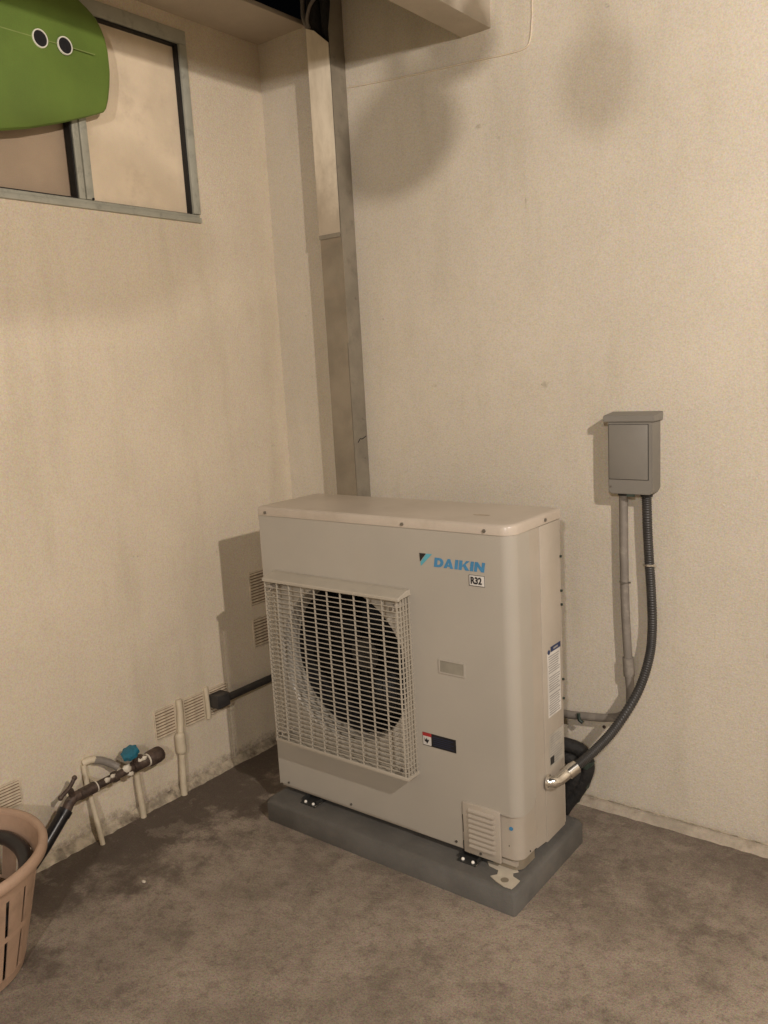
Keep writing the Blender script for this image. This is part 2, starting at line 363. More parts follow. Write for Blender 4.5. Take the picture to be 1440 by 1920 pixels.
# black insulated lines coming over the roof edge into the trunking top
pb = thing('insulated_pipes', (-1.0, .55, 2.66), 'black wrapped pipes entering the top of the tall trunking under the night sky', 'pipes')
tubeo('pipe', smooth_path([(-1.02, .552, 2.5), (-1.02, .552, 2.66), (-1.03, .545, 2.80), (-1.035, .545, 3.05), (-1.04, .545, 3.6)], 6), .028, M_black_ins, pb)
tubeo('pipe', smooth_path([(-.975, .556, 2.5), (-.975, .556, 2.70), (-.975, .552, 2.82), (-.975, .552, 3.05), (-.975, .552, 3.6)], 6), .026, M_black_ins, pb)
tubeo('cable', smooth_path([(-1.060, .545, 2.70), (-1.075, .54, 2.74), (-1.085, .55, 2.80), (-1.08, .55, 3.1)], 6), .008, M_pvc, pb)['label'] = 'pale thin cable'
tubeo('cable', smooth_path([(-1.03, .515, 2.69), (-1.035, .512, 2.72), (-1.02, .515, 2.76), (-1.0, .53, 2.79)], 6), .006, M_pvc, pb)['label'] = 'pale thin cable'

# ================================================================ window
wi = thing('aluminium_window', (XL, -.4, WZ0), 'sliding window with grey aluminium frame and pale frosted panes high on the left wall', 'window')
fx0, fx1 = XL - .07, XL + .009
bxo('frame_side', (fx0, fx1, .197, WY1, WZ0 + .030, WZ1 - .045), M_alu, wi, bev=.002)
bxo('frame_side', (fx0, fx1, WY0, WY0 + .035, WZ0 + .030, WZ1 - .045), M_alu, wi, bev=.002)
bxo('frame_head', (fx0, fx1, WY0, WY1, WZ1 - .045, WZ1), M_alu, wi, bev=.002)
bxo('frame_sill', (fx0, fx1 + .002, WY0, WY1, WZ0, WZ0 + .018), M_alu, wi, bev=.002)
bxo('sill_rail', (fx0, fx1 - .008, WY0 + .002, WY1 - .002, WZ0 + .0185, WZ0 + .0293), M_alu, wi, bev=.0015)
bxo('meeting_stile', (XL - .030, XL + .002, -.258, -.236, WZ0 + .030, WZ1 - .046), M_alu, wi, bev=.0015)
bxo('meeting_stile', (XL - .026, XL + .007, -.2345, -.208, WZ0 + .030, WZ1 - .046), M_alu, wi, bev=.0015)
bxo('gasket', (XL - .034, XL - .004, -.264, -.2585, WZ0 + .030, WZ1 - .046), M_gasket, wi)
bxo('gasket', (XL - .034, XL - .006, WY0 + .036, -.265, WZ0 + .030, WZ0 + .034), M_gasket, wi)
bxo('gasket', (XL - .022, XL - .001, .1900, .1965, WZ0 + .030, WZ1 - .046), M_gasket, wi)
bxo('gasket', (XL - .022, XL - .001, -.207, .1875, WZ1 - .0515, WZ1 - .0455), M_gasket, wi)
bxo('gasket', (XL - .022, XL - .006, -.207, .1875, WZ0 + .0295, WZ0 + .0315), M_gasket, wi)
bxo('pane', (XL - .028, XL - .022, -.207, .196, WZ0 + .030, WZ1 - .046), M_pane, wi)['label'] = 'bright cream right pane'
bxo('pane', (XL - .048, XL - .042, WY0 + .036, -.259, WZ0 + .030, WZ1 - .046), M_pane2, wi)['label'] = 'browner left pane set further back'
cylo('latch', (XL + .0065, -.214, WZ0 + .032), (1, 0, 0), .004, .004, M_gasket, wi, 10)
cylo('latch', (XL - .021, -.198, 2.235), (1, 0, 0), .004, .006, M_gasket, wi, 10)

# ================================================================ green surfboard
sb = thing('surfboard', (-1.31, -.9, 2.5), 'green surfboard hung sideways across the window at the top left', 'surfboard')
zc = 2.500; L = 1.9; ytail = -.137
def table(s, T):
    for (a, va), (b, vb) in zip(T, T[1:]):
        if s <= b: return va + (vb - va) * (s - a) / (b - a)
    return None
TB = [(0, .055), (.004, .085), (.012, .120), (.022, .146), (.030, .155), (.06, .168), (.098, .183), (.193, .218), (.30, .252), (.42, .280), (.55, .290)]
TT = [(0, .050), (.004, .075), (.011, .096), (.026, .120), (.045, .136), (.072, .153), (.110, .172), (.193, .208), (.30, .246), (.42, .278), (.55, .290)]
def halfw(s, up):
    if s < .55: return table(s, TT if up else TB)
    return .290 * math.sqrt(max(0, 1 - ((s - .55) / (L - .55)) ** 2.2))
bm = bmesh.new(); secs = []
NS = 70
ss = [0.0, .004, .008, .012, .017, .022, .026, .030] + [.035 + (L - .0352) * (i / NS) ** 1.05 for i in range(NS + 1)]
for s in ss:
    th = .030 * min(1, .45 + 2.2 * s, .15 + 3 * max(0, L - s))
    ring = []
    for k in range(24):
        a = 2 * math.pi * k / 24; ca, sa = math.cos(a), math.sin(a)
        rz = math.copysign(abs(ca) ** .55, ca); rx = math.copysign(abs(sa) ** .75, sa)
        ring.append(bm.verts.new((-1.318 + rx * th, ytail - s, zc + rz * max(.006, halfw(s, rz > 0)))))
    secs.append(ring)
for a, b in zip(secs, secs[1:]):
    for k in range(24): bm.faces.new((a[k], a[(k + 1) % 24], b[(k + 1) % 24], b[k]))
bm.faces.new(secs[0]); bm.faces.new(secs[-1])
obj('board_body', bm, M_board, sb, autos=40)
bm = bmesh.new(); box(bm, -1.2895, -1.28765, ytail - 1.6, ytail - .06, zc - .0012, zc + .0012); obj('stringer', bm, M_string, sb)
for yy in (-.300, -.380):
    bm = bmesh.new(); n = 28; R, r_ = .0250, .0216; ra = []
    for k in range(n):
        a = 2 * math.pi * k / n; ca, sa = math.cos(a), math.sin(a)
        ra.append([bm.verts.new((x, yy + ca * rr, zc + sa * rr * 1.05)) for x, rr in ((-1.289, R), (-1.2845, R - .001), (-1.2845, r_), (-1.288, r_ - .001))])
    for k in range(n):
        for j in range(3): bm.faces.new((ra[k][j], ra[k][j + 1], ra[(k + 1) % n][j + 1], ra[(k + 1) % n][j]))
    pg = obj('fin_plug', bm, M_ring, sb, autos=40)
    cylo('plug_cup', (-1.289, yy, zc), (1, 0, 0),   .0214, .0025, M_ink, pg, 28)
for yy in (-.95, -1.7):
    tubeo('hanging_peg', smooth_path([(XL - .001, yy, zc - .325), (-1.27, yy, zc - .325), (-1.255, yy, zc - .29)], 4), .010, M_trunk_side, sb)

# ================================================================ made-up unseen shapes overhead, added to cast soft shadows on the walls
def shadow_oval(name, c, facing, w, h, caster_shaft, label, cat, skew=0):
    """unseen oval shadow caster with a shaft going up; 'facing' is its normal in plan"""
    f = Vector(facing).normalized(); s = f.cross(Vector((0, 0, 1))).normalized(); c = Vector(c)
    t_ = thing(name, c, label, cat)
    bm = bmesh.new(); rings = []
    for i in range(17):
        t = -1 + 2 * i / 16; hw = w * math.sqrt(max(0.0004, 1 - t * t)) * (1 + .18 * t * skew); ring = []
        for k in range(12):
            a = 2 * math.pi * k / 12
            ring.append(bm.verts.new(c + Vector((0, 0, 1)) * (t * h) + s * (math.cos(a) * hw + skew * .011 * t) + f * (math.sin(a) * .008)))
        rings.append(ring)
    for a, b in zip(rings, rings[1:]):
        for k in range(12): bm.faces.new((a[k], a[(k + 1) % 12], b[(k + 1) % 12], b[k]))
    bm.faces.new(rings[0]); bm.faces.new(rings[-1])
    obj('shadow_oval', bm, M_shadow_oval, t_, smooth=True)
    tubeo('caster_shaft', [c + Vector((0, 0, h * .8)), c + Vector((0, 0, h + caster_shaft))], .013, M_trunk, t_)
LA = Vector((2.08, -1.28, 2.41)); LB = Vector((1.7, -3.6, 2.35))
def between(P, Lp, t): return Vector(P) + (Lp - Vector(P)) * t
shadow_oval('shadow_caster', between((-.715, YB, 2.285), LA, .58), (LA.x + .7, LA.y - .6, 0), .058, .086, .5, 'unseen oval added overhead to cast the blob shadow on the back wall', 'paddle', -1)  # added shadow caster, not a real paddle
shadow_oval('shadow_caster', between((-.47, YB, 2.50), LA, .50), (LA.x + .5, LA.y - .6, 0), .040, .050, .5, 'smaller unseen oval added beside the larger one to extend its shadow', 'paddle', 0)  # added shadow caster, not a real paddle
shadow_oval('shadow_caster', between((.0, YB, 2.29), LB, .50), (LB.x, LB.y - .6, 0), .055, .075, .5, 'small unseen oval added further right to cast a fainter shadow', 'paddle', 0)  # added shadow caster, not a real paddle
c_ = between((XL, -.55, 2.02), LB, .50)
shadow_oval('wide_shadow_caster', c_, (LB.x - XL, LB.y + .5, 0), .26, .16, .6, 'broad unseen oval added overhead to shadow the wall under the window', 'float', 0)  # added shadow caster, not a real float

# ================================================================ plinth
PX0, PX1, PY0, PY1, PH = -.951, .020, -.080, .376, .071
pl = thing('equipment_plinth', (-.46, .15, 0), 'low grey painted concrete plinth carrying the outdoor unit', 'plinth')
bm = bmesh.new(); bev = .016
def rect(x0, x1, y0, y1, z, c=.02): return [bm.verts.new(p) for p in ((x0 + c, y0, z), (x1 - c * .3, y0, z), (x1, y0 + c * .3, z), (x1, y1 - c, z), (x1 - c, y1, z), (x0 + c, y1, z), (x0, y1 - c, z), (x0, y0 + c, z))]
R0 = rect(PX0, PX1, PY0, PY1, -.01); R1 = rect(PX0, PX1, PY0, PY1, PH - bev * .6); R2 = rect(PX0 + bev * .5, PX1 - bev * .5, PY0 + bev * .5, PY1 - bev * .5, PH - bev * .12); R3 = rect(PX0 + bev * 1.2, PX1 - bev * 1.2, PY0 + bev * 1.2, PY1 - bev * 1.2, PH)
for A, B in ((R0, R1), (R1, R2), (R2, R3)):
    for k in range(8): bm.faces.new((A[k], A[(k + 1) % 8], B[(k + 1) % 8], B[k]))
bm.faces.new(R3); obj('slab', bm, M_pad, pl, autos=60)
# cut cream plate lying on its front right corner
cp = bmesh.new()
prism(cp, [(-.118, .012), (-.104, -.004), (-.070, -.009), (-.062, -.030), (-.075, -.046), (-.050, -.058), (-.020, -.068), (.004, -.066), (.006, -.048), (.006, -.022), (-.020, -.014), (-.028, .002), (-.018, .014), (-.030, .024), (-.07, .020)], 'z', PH + .0005, PH + .003)
pt = obj('corner_plate', cp, M_wood); tag(pt, 'flat cut cream plate with a round hole lying at the front corner of the plinth', 'plate')
cylo('hole', (-.031, -.042, PH + .0031), (0, 0, 1), .0115, .0006, M_trunk, pt, 20)

# ================================================================ outdoor unit
WU, DU, ZB, ZT_ = .944, .291, .097, 1.077
U = thing('outdoor_unit', (-.47, .14, PH), 'large ivory outdoor air conditioning unit with a square fan grille standing on the grey plinth', 'air conditioner')
# casing outline in plan: front face y=0, rounded front right corner
def outline(r, x0=-WU, x1=0, y0=0, y1=DU, rs=.012, inset=0):
    pts = []
    def arc(cx, cy, a0, a1, rr, n=8):
        for i in range(n + 1):
            a = math.radians(a0 + (a1 - a0) * i / n); pts.append((cx + math.cos(a) * rr, cy + math.sin(a) * rr))
    x0 += inset; x1 -= inset; y0 += inset; y1 -= inset
    arc(x1 - r, y0 + r, -90, 0, r); arc(x1 - rs, y1 - rs, 0, 90, rs, 4); arc(x0 + rs, y1 - rs, 90, 180, rs, 4); arc(x0 + rs, y0 + rs, 180, 270, rs, 4)
    return pts
# inner dark carcass
FC = (-.620, .586); FR = .257
bm = bmesh.new(); box(bm, -WU + .012, -.33, .215, DU - .008, ZB + .012, ZT_ - .04); obj('inner_case', bm, M_black, U)
# front panel with round fan opening; wraps round the right corner
bm = bmesh.new()
zf0, zf1 = ZB + .004, ZT_ - .029
def P3(x, z, y=0): return bm.verts.new((x, y, z))
N = 64
px0, px1 = -WU + .002, -.330
ring = [P3(FC[0] + FR * math.cos(2 * math.pi * k / N), FC[1] + FR * math.sin(2 * math.pi * k / N)) for k in range(N)]
# square around the opening
sq = []
hx0, hx1, hz0, hz1 = FC[0] - .263, FC[0] + .263, FC[1] - .263, FC[1] + .263
for k in range(N):
    a = 2 * math.pi * k / N; ca, sa = math.cos(a), math.sin(a)
    tx = ((hx1 - FC[0]) / ca if ca > 0 else (hx0 - FC[0]) / ca) if abs(ca) > 1e-6 else 1e9
    tz = ((hz1 - FC[1]) / sa if sa > 0 else (hz0 - FC[1]) / sa) if abs(sa) > 1e-6 else 1e9
    t = min(tx, tz); sq.append(P3(FC[0] + ca * t, FC[1] + sa * t))
for k in range(N): bm.faces.new((ring[k], ring[(k + 1) % N], sq[(k + 1) % N], sq[k]))
# remaining squares handled with corner triangles
for (cx, cz) in ((hx1, hz1), (hx0, hz1), (hx0, hz0), (hx1, hz0)):
    best = sorted(range(N), key=lambda k: (sq[k].co.x - cx) ** 2 + (sq[k].co.z - cz) ** 2)[:2]
    a, b = best
    if (a - b) % N not in (1, N - 1): continue
    if min((sq[k].co.x - cx) ** 2 + (sq[k].co.z - cz) ** 2 for k in best) > 1e-8:
        bm.faces.new((sq[a], sq[b], P3(cx, cz)))
bmesh.ops.remove_doubles(bm, verts=bm.verts, dist=1e-6)
def quad(x0, x1, z0, z1): bm.faces.new((P3(x0, z0), P3(x1, z0), P3(x1, z1), P3(x0, z1)))
quad(px0, hx0, zf0, zf1); quad(hx0, hx1, hz1, zf1); quad(hx0, hx1, zf0, hz0)
# bell mouth going inwards
prev = ring
prev = [v for v in bm.verts if abs(math.hypot(v.co.x - FC[0], v.co.z - FC[1]) - FR) < 1e-4 and abs(v.co.y) < 1e-5]
prev.sort(key=lambda v: math.atan2(v.co.z - FC[1], v.co.x - FC[0]))
for (rr, yy) in ((FR - .002, .002), (FR - .005, .009), (FR - .007, .022), (FR - .008, .045), (FR - .009, .070)):
    cur = [P3(FC[0] + (v.co.x - FC[0]) / math.hypot(v.co.x - FC[0], v.co.z - FC[1]) * rr, FC[1] + (v.co.z - FC[1]) / math.hypot(v.co.x - FC[0], v.co.z - FC[1]) * rr, yy) for v in prev]
    for k in range(len(cur)): bm.faces.new((prev[k], prev[(k + 1) % len(cur)], cur[(k + 1) % len(cur)], cur[k]))
    prev = cur
fp = obj('fan_panel', bm, M_case, U, autos=40)
# right front panel, cut away at the bottom right corner with a rounded cut, wrapping round to the side
bm = bmesh.new(); RC = .036
stops = [(hx1, 0), (-.330, 0), (-.262, 0), (-.248, 0), (-.1915, 0), (-.187, 0), (-.180, 0), (-.168, 0), (-.12, 0), (-.09, 0), (-.07, 0)] 
for i in range(11):
    a = math.radians(-90 + 90 * i / 10); stops.append((-RC + math.cos(a) * RC, RC + math.sin(a) * RC))
stops += [(0, .050), (0, .062), (0, .074), (0, .084), (0, .0925), (0, .098)]
def zlow(i, x, y):
    # lower edge of the panel
    if x <= -.1914: return ZB
    if x < -.062 and y == 0:
        d = max(0, (-.168 - x) / .0235); return .243 - .022 * d ** 2 if x < -.168 else .243
    if x >= -.07 and y < .060: return .243
    s = (y - .060) / .036; s = min(1, max(0, s)); return .243 + .028 * (1 - math.sqrt(max(0, 1 - s * s)))
A = [bm.verts.new((x, y, zlow(i, x, y))) for i, (x, y) in enumerate(stops)]
B = [bm.verts.new((x, y, zf1)) for x, y in stops]
for i in range(len(stops) - 1): bm.faces.new((A[i], A[i + 1], B[i + 1], B[i]))
g = bmesh.ops.extrude_face_region(bm, geom=list(bm.faces)); 
for v in [e for e in g['geom'] if isinstance(e, bmesh.types.BMVert)]:
    cx_, cy_ = v.co.x, v.co.y
    if cy_ < .001: v.co.y += .0022
    elif cx_ > -.001: v.co.x -= .0022
    else:
        d = Vector((-RC - cx_, RC - cy_, 0)).normalized() * .0022; v.co += d
obj('front_panel', bm, M_case, U, autos=35)
# lower corner base under the cut
bm = bmesh.new(); pts = outline(.033, x0=-.20, x1=-.004, y0=.006, y1=.20, rs=.004)
prism(bm, pts, 'z', ZB + .012, .268); obj('base_corner', bm, M_case2, U, autos=40)
# right side panels
bm = bmesh.new(); prism(bm, [(.0985, ZB + .010), (.0985, zf1), (.157, zf1), (.157, ZB + .002)], 'x', -.03, -.0015); obj('side_panel', bm, M_case2, U)
bm = bmesh.new(); box(bm, -.03, .0008, .1585, DU - .012, ZB - .003, zf1 - .002, bev=.003); obj('side_panel', bm, M_case2, U, autos=40)
bm = bmesh.new(); box(bm, -.03, -.004, DU - .0115, DU, ZB, zf1); obj('back_flange', bm, M_case2, U)
bm = bmesh.new(); box(bm, -.012, -.0055, .1572, .1583, ZB, zf1); obj('seam', bm, M_gap, U)
# left side and back
bm = bmesh.new(); box(bm, -WU, -WU + .002, .0, DU, ZB, zf1); obj('side_panel', bm, M_case2, U)
bm = bmesh.new(); box(bm, -WU + .003, -.031, DU - .003, DU, ZB, zf1); obj('back_panel', bm, M_case2, U)
# lid
bm = bmesh.new(); O = outline(RC + .003, -WU - .003, .003, -.003, DU + .002, rs=.010)
lvl = []
for (ins, z) in ((0, ZT_ - .0285), (0, ZT_ - .008), (.002, ZT_ - .0035), (.006, ZT_ - .0006), (.014, ZT_)):
    o_ = outline(RC + .003 - ins * .5, -WU - .003, .003, -.003, DU + .002, rs=.010, inset=ins)
    lvl.append([bm.verts.new((x, y, z)) for x, y in o_])
for a, b in zip(lvl, lvl[1:]):
    n = len(a)
    for k in range(n): bm.faces.new((a[k], a[(k + 1) % n], b[(k + 1) % n], b[k]))
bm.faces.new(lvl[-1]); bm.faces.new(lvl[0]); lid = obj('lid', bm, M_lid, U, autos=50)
bm = bmesh.new(); prism(bm, outline(RC, -WU + .001, -.001, .0012, DU, inset=.0012), 'z', ZT_ - .0296, ZT_ - .0284); obj('lid_gap', bm, M_gap, U)
def screw(c, ax, par, r=.0052):
    s_ = cylo('screw', c, ax, r, .003, M_screw, par, 12)
for x in (-.908, -.352, -.080): screw((x, -.003, ZT_ - .019), (0, -1, 0), lid)
screw((.003, .187, ZT_ - .017), (1, 0, 0), lid)
for x in (-.90, -.62, -.215): screw((x, 0, ZB + .014), (0, -1, 0), U, .004)
for z_ in (.935, .832, .790, .56, .50): cylo('screw', (-.002, DU - .006, z_), (1, 0, 0), .004, .005, M_tape, U, 8)
bm = bmesh.new(); bmesh.ops.create_circle(bm, cap_ends=True, segments=20, radius=1, matrix=Matrix.Translation((-.155, .110, ZT_ + .0006)) @ Matrix.Diagonal((.028, .010, 1, 1))); obj('dent_mark', bm, mat('lid_smudge', (.46, .38, .29), .55, var=.2, scale=60), lid)
# base tray and feet
bm = bmesh.new(); box(bm, -WU + .006, -.02, .008, DU - .006, ZB - .008, ZB + .004); obj('base_tray', bm, M_case2, U)
bm = bmesh.new(); prism(bm, outline(.03, -.10, -.010, .012, .10, rs=.004), 'z', ZB - .022, ZB + .013); obj('corner_bracket', bm, M_trunk, U)
for fx in (-.79, -.165):
    bm = bmesh.new(); box(bm, fx - .032, fx + .032, -.030, DU + .025, PH, PH + .003); box(bm, fx - .032, fx - .029, -.018, DU + .015, PH + .003, ZB - .009); box(bm, fx + .029, fx + .032, -.018, DU + .015, PH + .003, ZB - .009)
    ft = obj('mounting_foot', bm, mat('black_foot', (.03, .03, .028), .5), U)
    for dx in (-.017, .017):
        bm = bmesh.new(); bmesh.ops.create_uvsphere(bm, u_segments=12, v_segments=8, radius=.0052, matrix=Matrix.Translation((fx + dx, -.020, PH + .005))); obj('bolt', bm, M_bolt, ft, smooth=True)
    for dx in (-.0325, .033): tubeo('foot_edge', [(fx + dx, -.030, PH + .004), (fx + dx, .01, PH + .004)], .0012, M_bright, ft, 6)
# fan
bm = bmesh.new(); cyl(bm, (FC[0], .115, FC[1]), (0, 1, 0), .055, .07, 28); hub = obj('fan_hub', bm, M_fan, U, autos=50)
for k in range(4):
    bm = bmesh.new(); rows = []
    for i in range(7):
        rr = .05 + (.232 - .05) * i / 6; half = .22 + .36 * (i / 6); row = []
        for j in range(7):
            s_ = -1 + 2 * j / 6; a = k * math.pi / 2 + .4 + s_ * half + .25 * i / 6
            row.append((FC[0] + rr * math.cos(a), .145 + .035 * s_, FC[1] + rr * math.sin(a)))
        rows.append([bm.verts.new(p) for p in row])
    for a, b in zip(rows, rows[1:]):
        for j in range(6): bm.faces.new((a[j], a[j + 1], b[j + 1], b[j]))
    bmesh.ops.solidify(bm, geom=list(bm.faces), thickness=.003); obj('fan_blade', bm, M_fan, U, smooth=True)
bm = bmesh.new(); cyl(bm, (FC[0], .071, FC[1]), (0, 1, 0), FR - .002, .135, 48)
fs = [f for f in bm.faces if len(f.verts) > 8 and f.calc_center_median().y < .075]; bmesh.ops.delete(bm, geom=fs, context='FACES')
obj('fan_shroud', bm, M_black, U, autos=50)
# grille
GX0, GX1, GZ0, GZ1, GD = -.886, -.340, .292, .843, .058
G = bxo('grille', (GX0, GX1 + .002, -GD + .0, -GD + .0045, GZ0, GZ0 + .011), M_grille, U, bev=.001)
bxo('grille_rail', (GX1 - .003, GX1 + .002, -GD + .005, 0, GZ0, GZ0 + .011), M_grille, G)
bxo('grille_rail', (GX0, GX0 + .005, -GD + .005, 0, GZ0, GZ0 + .011), M_grille, G)
bxo('grille_rail', (GX0 + .005, GX1 - .003, -GD + .005, -.001, GZ0, GZ0 + .003), M_grille, G)
bm = bmesh.new(); prism(bm, [(0, GZ1 + .024), (-.018, GZ1 + .023), (-GD - .002, GZ1 + .011), (-GD - .004, GZ1 + .009), (-GD - .004, GZ1), (-GD + .001, GZ1), (-GD + .004, GZ1 + .006), (0, GZ1 + .006)], 'x', GX0 - .002, GX1 + .004)
bmesh.ops.bevel(bm, geom=list(bm.edges), offset=.0015, segments=1, affect='EDGES'); obj('grille_hood', bm, M_grille, G)
nh = 35; me_h = None
for i in range(1, nh):
    z_ = GZ0 + .008 + (GZ1 - GZ0 - .010) * i / nh
    if me_h is None:
        bm = bmesh.new(); t_ = .0010
        o0 = [(GX0, 0), (GX0, -GD + .006), (GX0 + .006, -GD), (GX1 - .010, -GD), (GX1 - .003, -GD + .003), (GX1, -GD + .010), (GX1, 0)]
        o1 = [(GX0 + .003, 0), (GX0 + .003, -GD + .008), (GX0 + .008, -GD + .0035), (GX1 - .011, -GD + .0035), (GX1 - .0055, -GD + .0055), (GX1 - .003, -GD + .011), (GX1 - .003, 0)]
        v = {}
        for nm, L_ in (('o', o0), ('i', o1)):
            for zz in (-t_, t_): v[nm, zz] = [bm.verts.new((x, y, zz)) for x, y in L_]
        for j in range(6):
            bm.faces.new((v['o', -t_][j], v['o', -t_][j + 1], v['o', t_][j + 1], v['o', t_][j]))
            bm.faces.new((v['i', -t_][j], v['i', t_][j], v['i', t_][j + 1], v['i', -t_][j + 1]))
            bm.faces.new((v['o', t_][j], v['o', t_][j + 1], v['i', t_][j + 1], v['i', t_][j]))
            bm.faces.new((v['o', -t_][j], v['i', -t_][j], v['i', -t_][j + 1], v['o', -t_][j + 1]))
        o = obj('grille_bar', bm, M_grille, G); me_h = o.data
    else: o = link('grille_bar', me_h, None, G)
    o.location = (0, 0, z_)
nv = 10; me_v = None
for i in range(0, nv + 1):
    x = GX0 + .005 + (GX1 - .008 - GX0 - .005) * i / nv
    if me_v is None:
        bm = bmesh.new(); box(bm, -.0013, .0013, -GD + .0005, -GD + .006, GZ0 + .011, GZ1 + .002); o = obj('grille_upright', bm, M_grille, G); me_v = o.data
    else: o = link('grille_upright', me_v, None, G)
    o.location = (x, 0, 0)
me_s = None
for xx in (GX0, GX1 - .006):
    for k in range(4):
        y_ = -GD + .013 + .014 * k
        if me_s is None:
            bm = bmesh.new(); box(bm, .0007, .0048, -.0015, .0015, GZ0 + .011, GZ1 + .002); o = obj('grille_side_upright', bm, M_grille, G); me_s = o.data
        else: o = link('grille_side_upright', me_s, None, G)
        o.location = (xx, y_, 0)
for (x, z_) in ((GX0 + .02, GZ0 + .028), (GX1 - .022, GZ0 + .028), (GX0 + .02, GZ1 - .022), (GX1 - .030, GZ1 - .026)):
    bm = bmesh.new(); cyl(bm, (x, -.001, z_), (0, -1, 0), .010, .053, 16); s_ = obj('grille_boss', bm, M_case2, G, autos=50)
    cylo('screw', (x, -GD + .0035, z_), (0, -1, 0), .006, .003, M_screw, G, 10)
# recessed handle
hd = bmesh.new(); hx = (-.248, -.160); hz = (.630, .672)
f_ = .004
box(hd, hx[0], hx[1], -.0030, -.0002, hz[1] - f_, hz[1]); box(hd, hx[0], hx[1], -.003, -.0002, hz[0], hz[0] + f_); box(hd, hx[0], hx[0] + f_, -.003, -.0002, hz[0] + f_, hz[1] - f_); box(hd, hx[1] - f_, hx[1], -.003, -.0002, hz[0] + f_, hz[1] - f_)
hnd = obj('hand_grip', hd, M_case, U)
bm = bmesh.new(); prism(bm, [(-.0004, hz[0] + f_), (-.0028, hz[0] + f_), (-.0008, hz[1] - f_ - .001), (-.0004, hz[1] - f_)], 'x', hx[0] + f_, hx[1] - f_)
obj('grip_slope', bm, mat('grip_shade', (.27, .25, .20), .6), hnd)  # shade inside the recess put into a darker casing colour
# service cover with pressed louvres
bm = bmesh.new(); box(bm, -.186, -.063, -.006, .004, ZB - .006, .250, bev=.003); sc = obj('service_cover', bm, M_case2, U, autos=40)
bm = bmesh.new(); box(bm, -.1905, -.1868, -.001, .003, .150, .205); obj('slot', bm, M_gap, sc)
bm = bmesh.new(); box(bm, -.190, -.187, -.003, .001, ZB + .0, ZB + .026); obj('slot', bm, M_gap, sc)
me_l = None
for i in range(8):
    if me_l is None:
        bm = bmesh.new()
        prism(bm, [(-.006, .0062), (-.0115, .0040), (-.0125, -.0010), (-.0085, -.0030), (-.006, -.0018)], 'x', -.043, .043)
        o = obj('louvre', bm, M_case2, sc); me_l = o.data
    else: o = link('louvre', me_l, None, sc)
    o.location = (-.121 , 0, .118 + .0158 * i)
screw((-.128, -.006, ZB + .006), (0, -1, 0), sc, .004)
cylo('screw', (-.034, .010, .205), (.35, -1, 0), .006, .005, M_logo, U, 10)
for (x, y, z_) in ((-.040, .008, .150), (-.012, .023, .136), (-.0045, .06, .118)): cylo('rivet_hole', (x, y, z_), (.4, -1, 0), .0028, .002, M_gap, U, 8)
# ---- lettering and labels on the front
def text_mesh(txt, size, bold, shear, m, parent, loc, name, rot=(math.pi / 2, 0, 0), sx=1, space=1):
    cu_ = bpy.data.curves.new(name, 'FONT'); cu_.body = txt; cu_.size = size; cu_.offset = bold; cu_.shear = shear; cu_.extrude = .0002; cu_.space_character = space
    cu_.fill_mode = 'BOTH'
    tmp = bpy.data.objects.new('tmp', cu_); C.objects.link(tmp); bpy.context.view_layer.update()
    me = bpy.data.meshes.new_from_object(tmp.evaluated_get(bpy.context.evaluated_depsgraph_get())); bpy.data.objects.remove(tmp)
    me.name = name
    from mathutils import Euler
    R = Euler(rot).to_matrix().to_4x4()
    me.transform(Matrix.Translation(loc) @ R @ Matrix.Diagonal((sx, 1, 1, 1)))
    me.materials.clear(); me.materials.append(m)
    return link(name, me, m, parent)
# emblem: leaning blade with a black top corner, then the heavy blue word built stroke by stroke
def flat(name, poly, m, par, y=-.0006, th=.0006):
    bm = bmesh.new(); prism(bm, poly, 'y', y - th, y); return obj(name, bm, m, par)
ex, ez = -.296, .9405
em = flat('emblem_blade', [(ex + .002, ez), (ex + .001, ez + .011), (ex + .0225, ez + .0375), (ex + .042, ez + .0375)], M_logo2, U)
flat('emblem_corner', [(ex - .0005, ez + .0125), (ex - .0015, ez + .0375), (ex + .0208, ez + .0375)], M_ink, U)
lx = -.2495; lz0 = .9425; H = .0270; sh = .16
def stroke_letter(name, polys, x):
    bm = bmesh.new()
    for i, p in enumerate(polys):
        e = .00012 * (i if len(polys) < 5 else 0); prism(bm, [(lx + x + u + v * sh, lz0 + v) for u, v in p], 'y', -.0010 - e, -.0004 + e * .2)
    obj('letter', bm, M_logo, U)
t = .0088
def dpoly():
    out = [(0, 0), (.013, 0)]; 
    for i in range(9):
        a = -math.pi / 2 + math.pi * i / 8; out.append((.0135 + .0125 * math.cos(a), H / 2 + H / 2 * math.sin(a)))
    return out + [(0, H)]
def dring():
    outer = [(0, 0)] + [(.013 + .0135 * math.cos(-math.pi / 2 + math.pi * i / 8), H / 2 + H / 2 * math.sin(-math.pi / 2 + math.pi * i / 8)) for i in range(9)] + [(0, H)]
    inner = [(t, .0068)] + [(.0118 + .0058 * math.cos(-math.pi / 2 + math.pi * i / 8), H / 2 + (H / 2 - .0068) * math.sin(-math.pi / 2 + math.pi * i / 8)) for i in range(9)] + [(t, H - .0068)]
    n = len(outer)
    return [[outer[i], outer[(i + 1) % n], inner[(i + 1) % n], inner[i]] for i in range(n)]
A_ = [[(0, 0), (t, 0), (.0165, H), (.0095, H)], [(.0185, 0), (.0275, 0), (.0165, H), (.0105, H)], [(.0062, .0048), (.0215, .0048), (.0197, .0100), (.0083, .0100)]]
I_ = [[(0, 0), (t, 0), (t, H), (0, H)]]
K_ = [[(0, 0), (t, 0), (t, H), (0, H)], [(t - .0003, .0092), (.0190, H), (.0290, H), (t - .0003, .0085 - .0005)], [(.0100, .0150), (.0190, 0), (.0295, 0), (.0160, .0190)]]
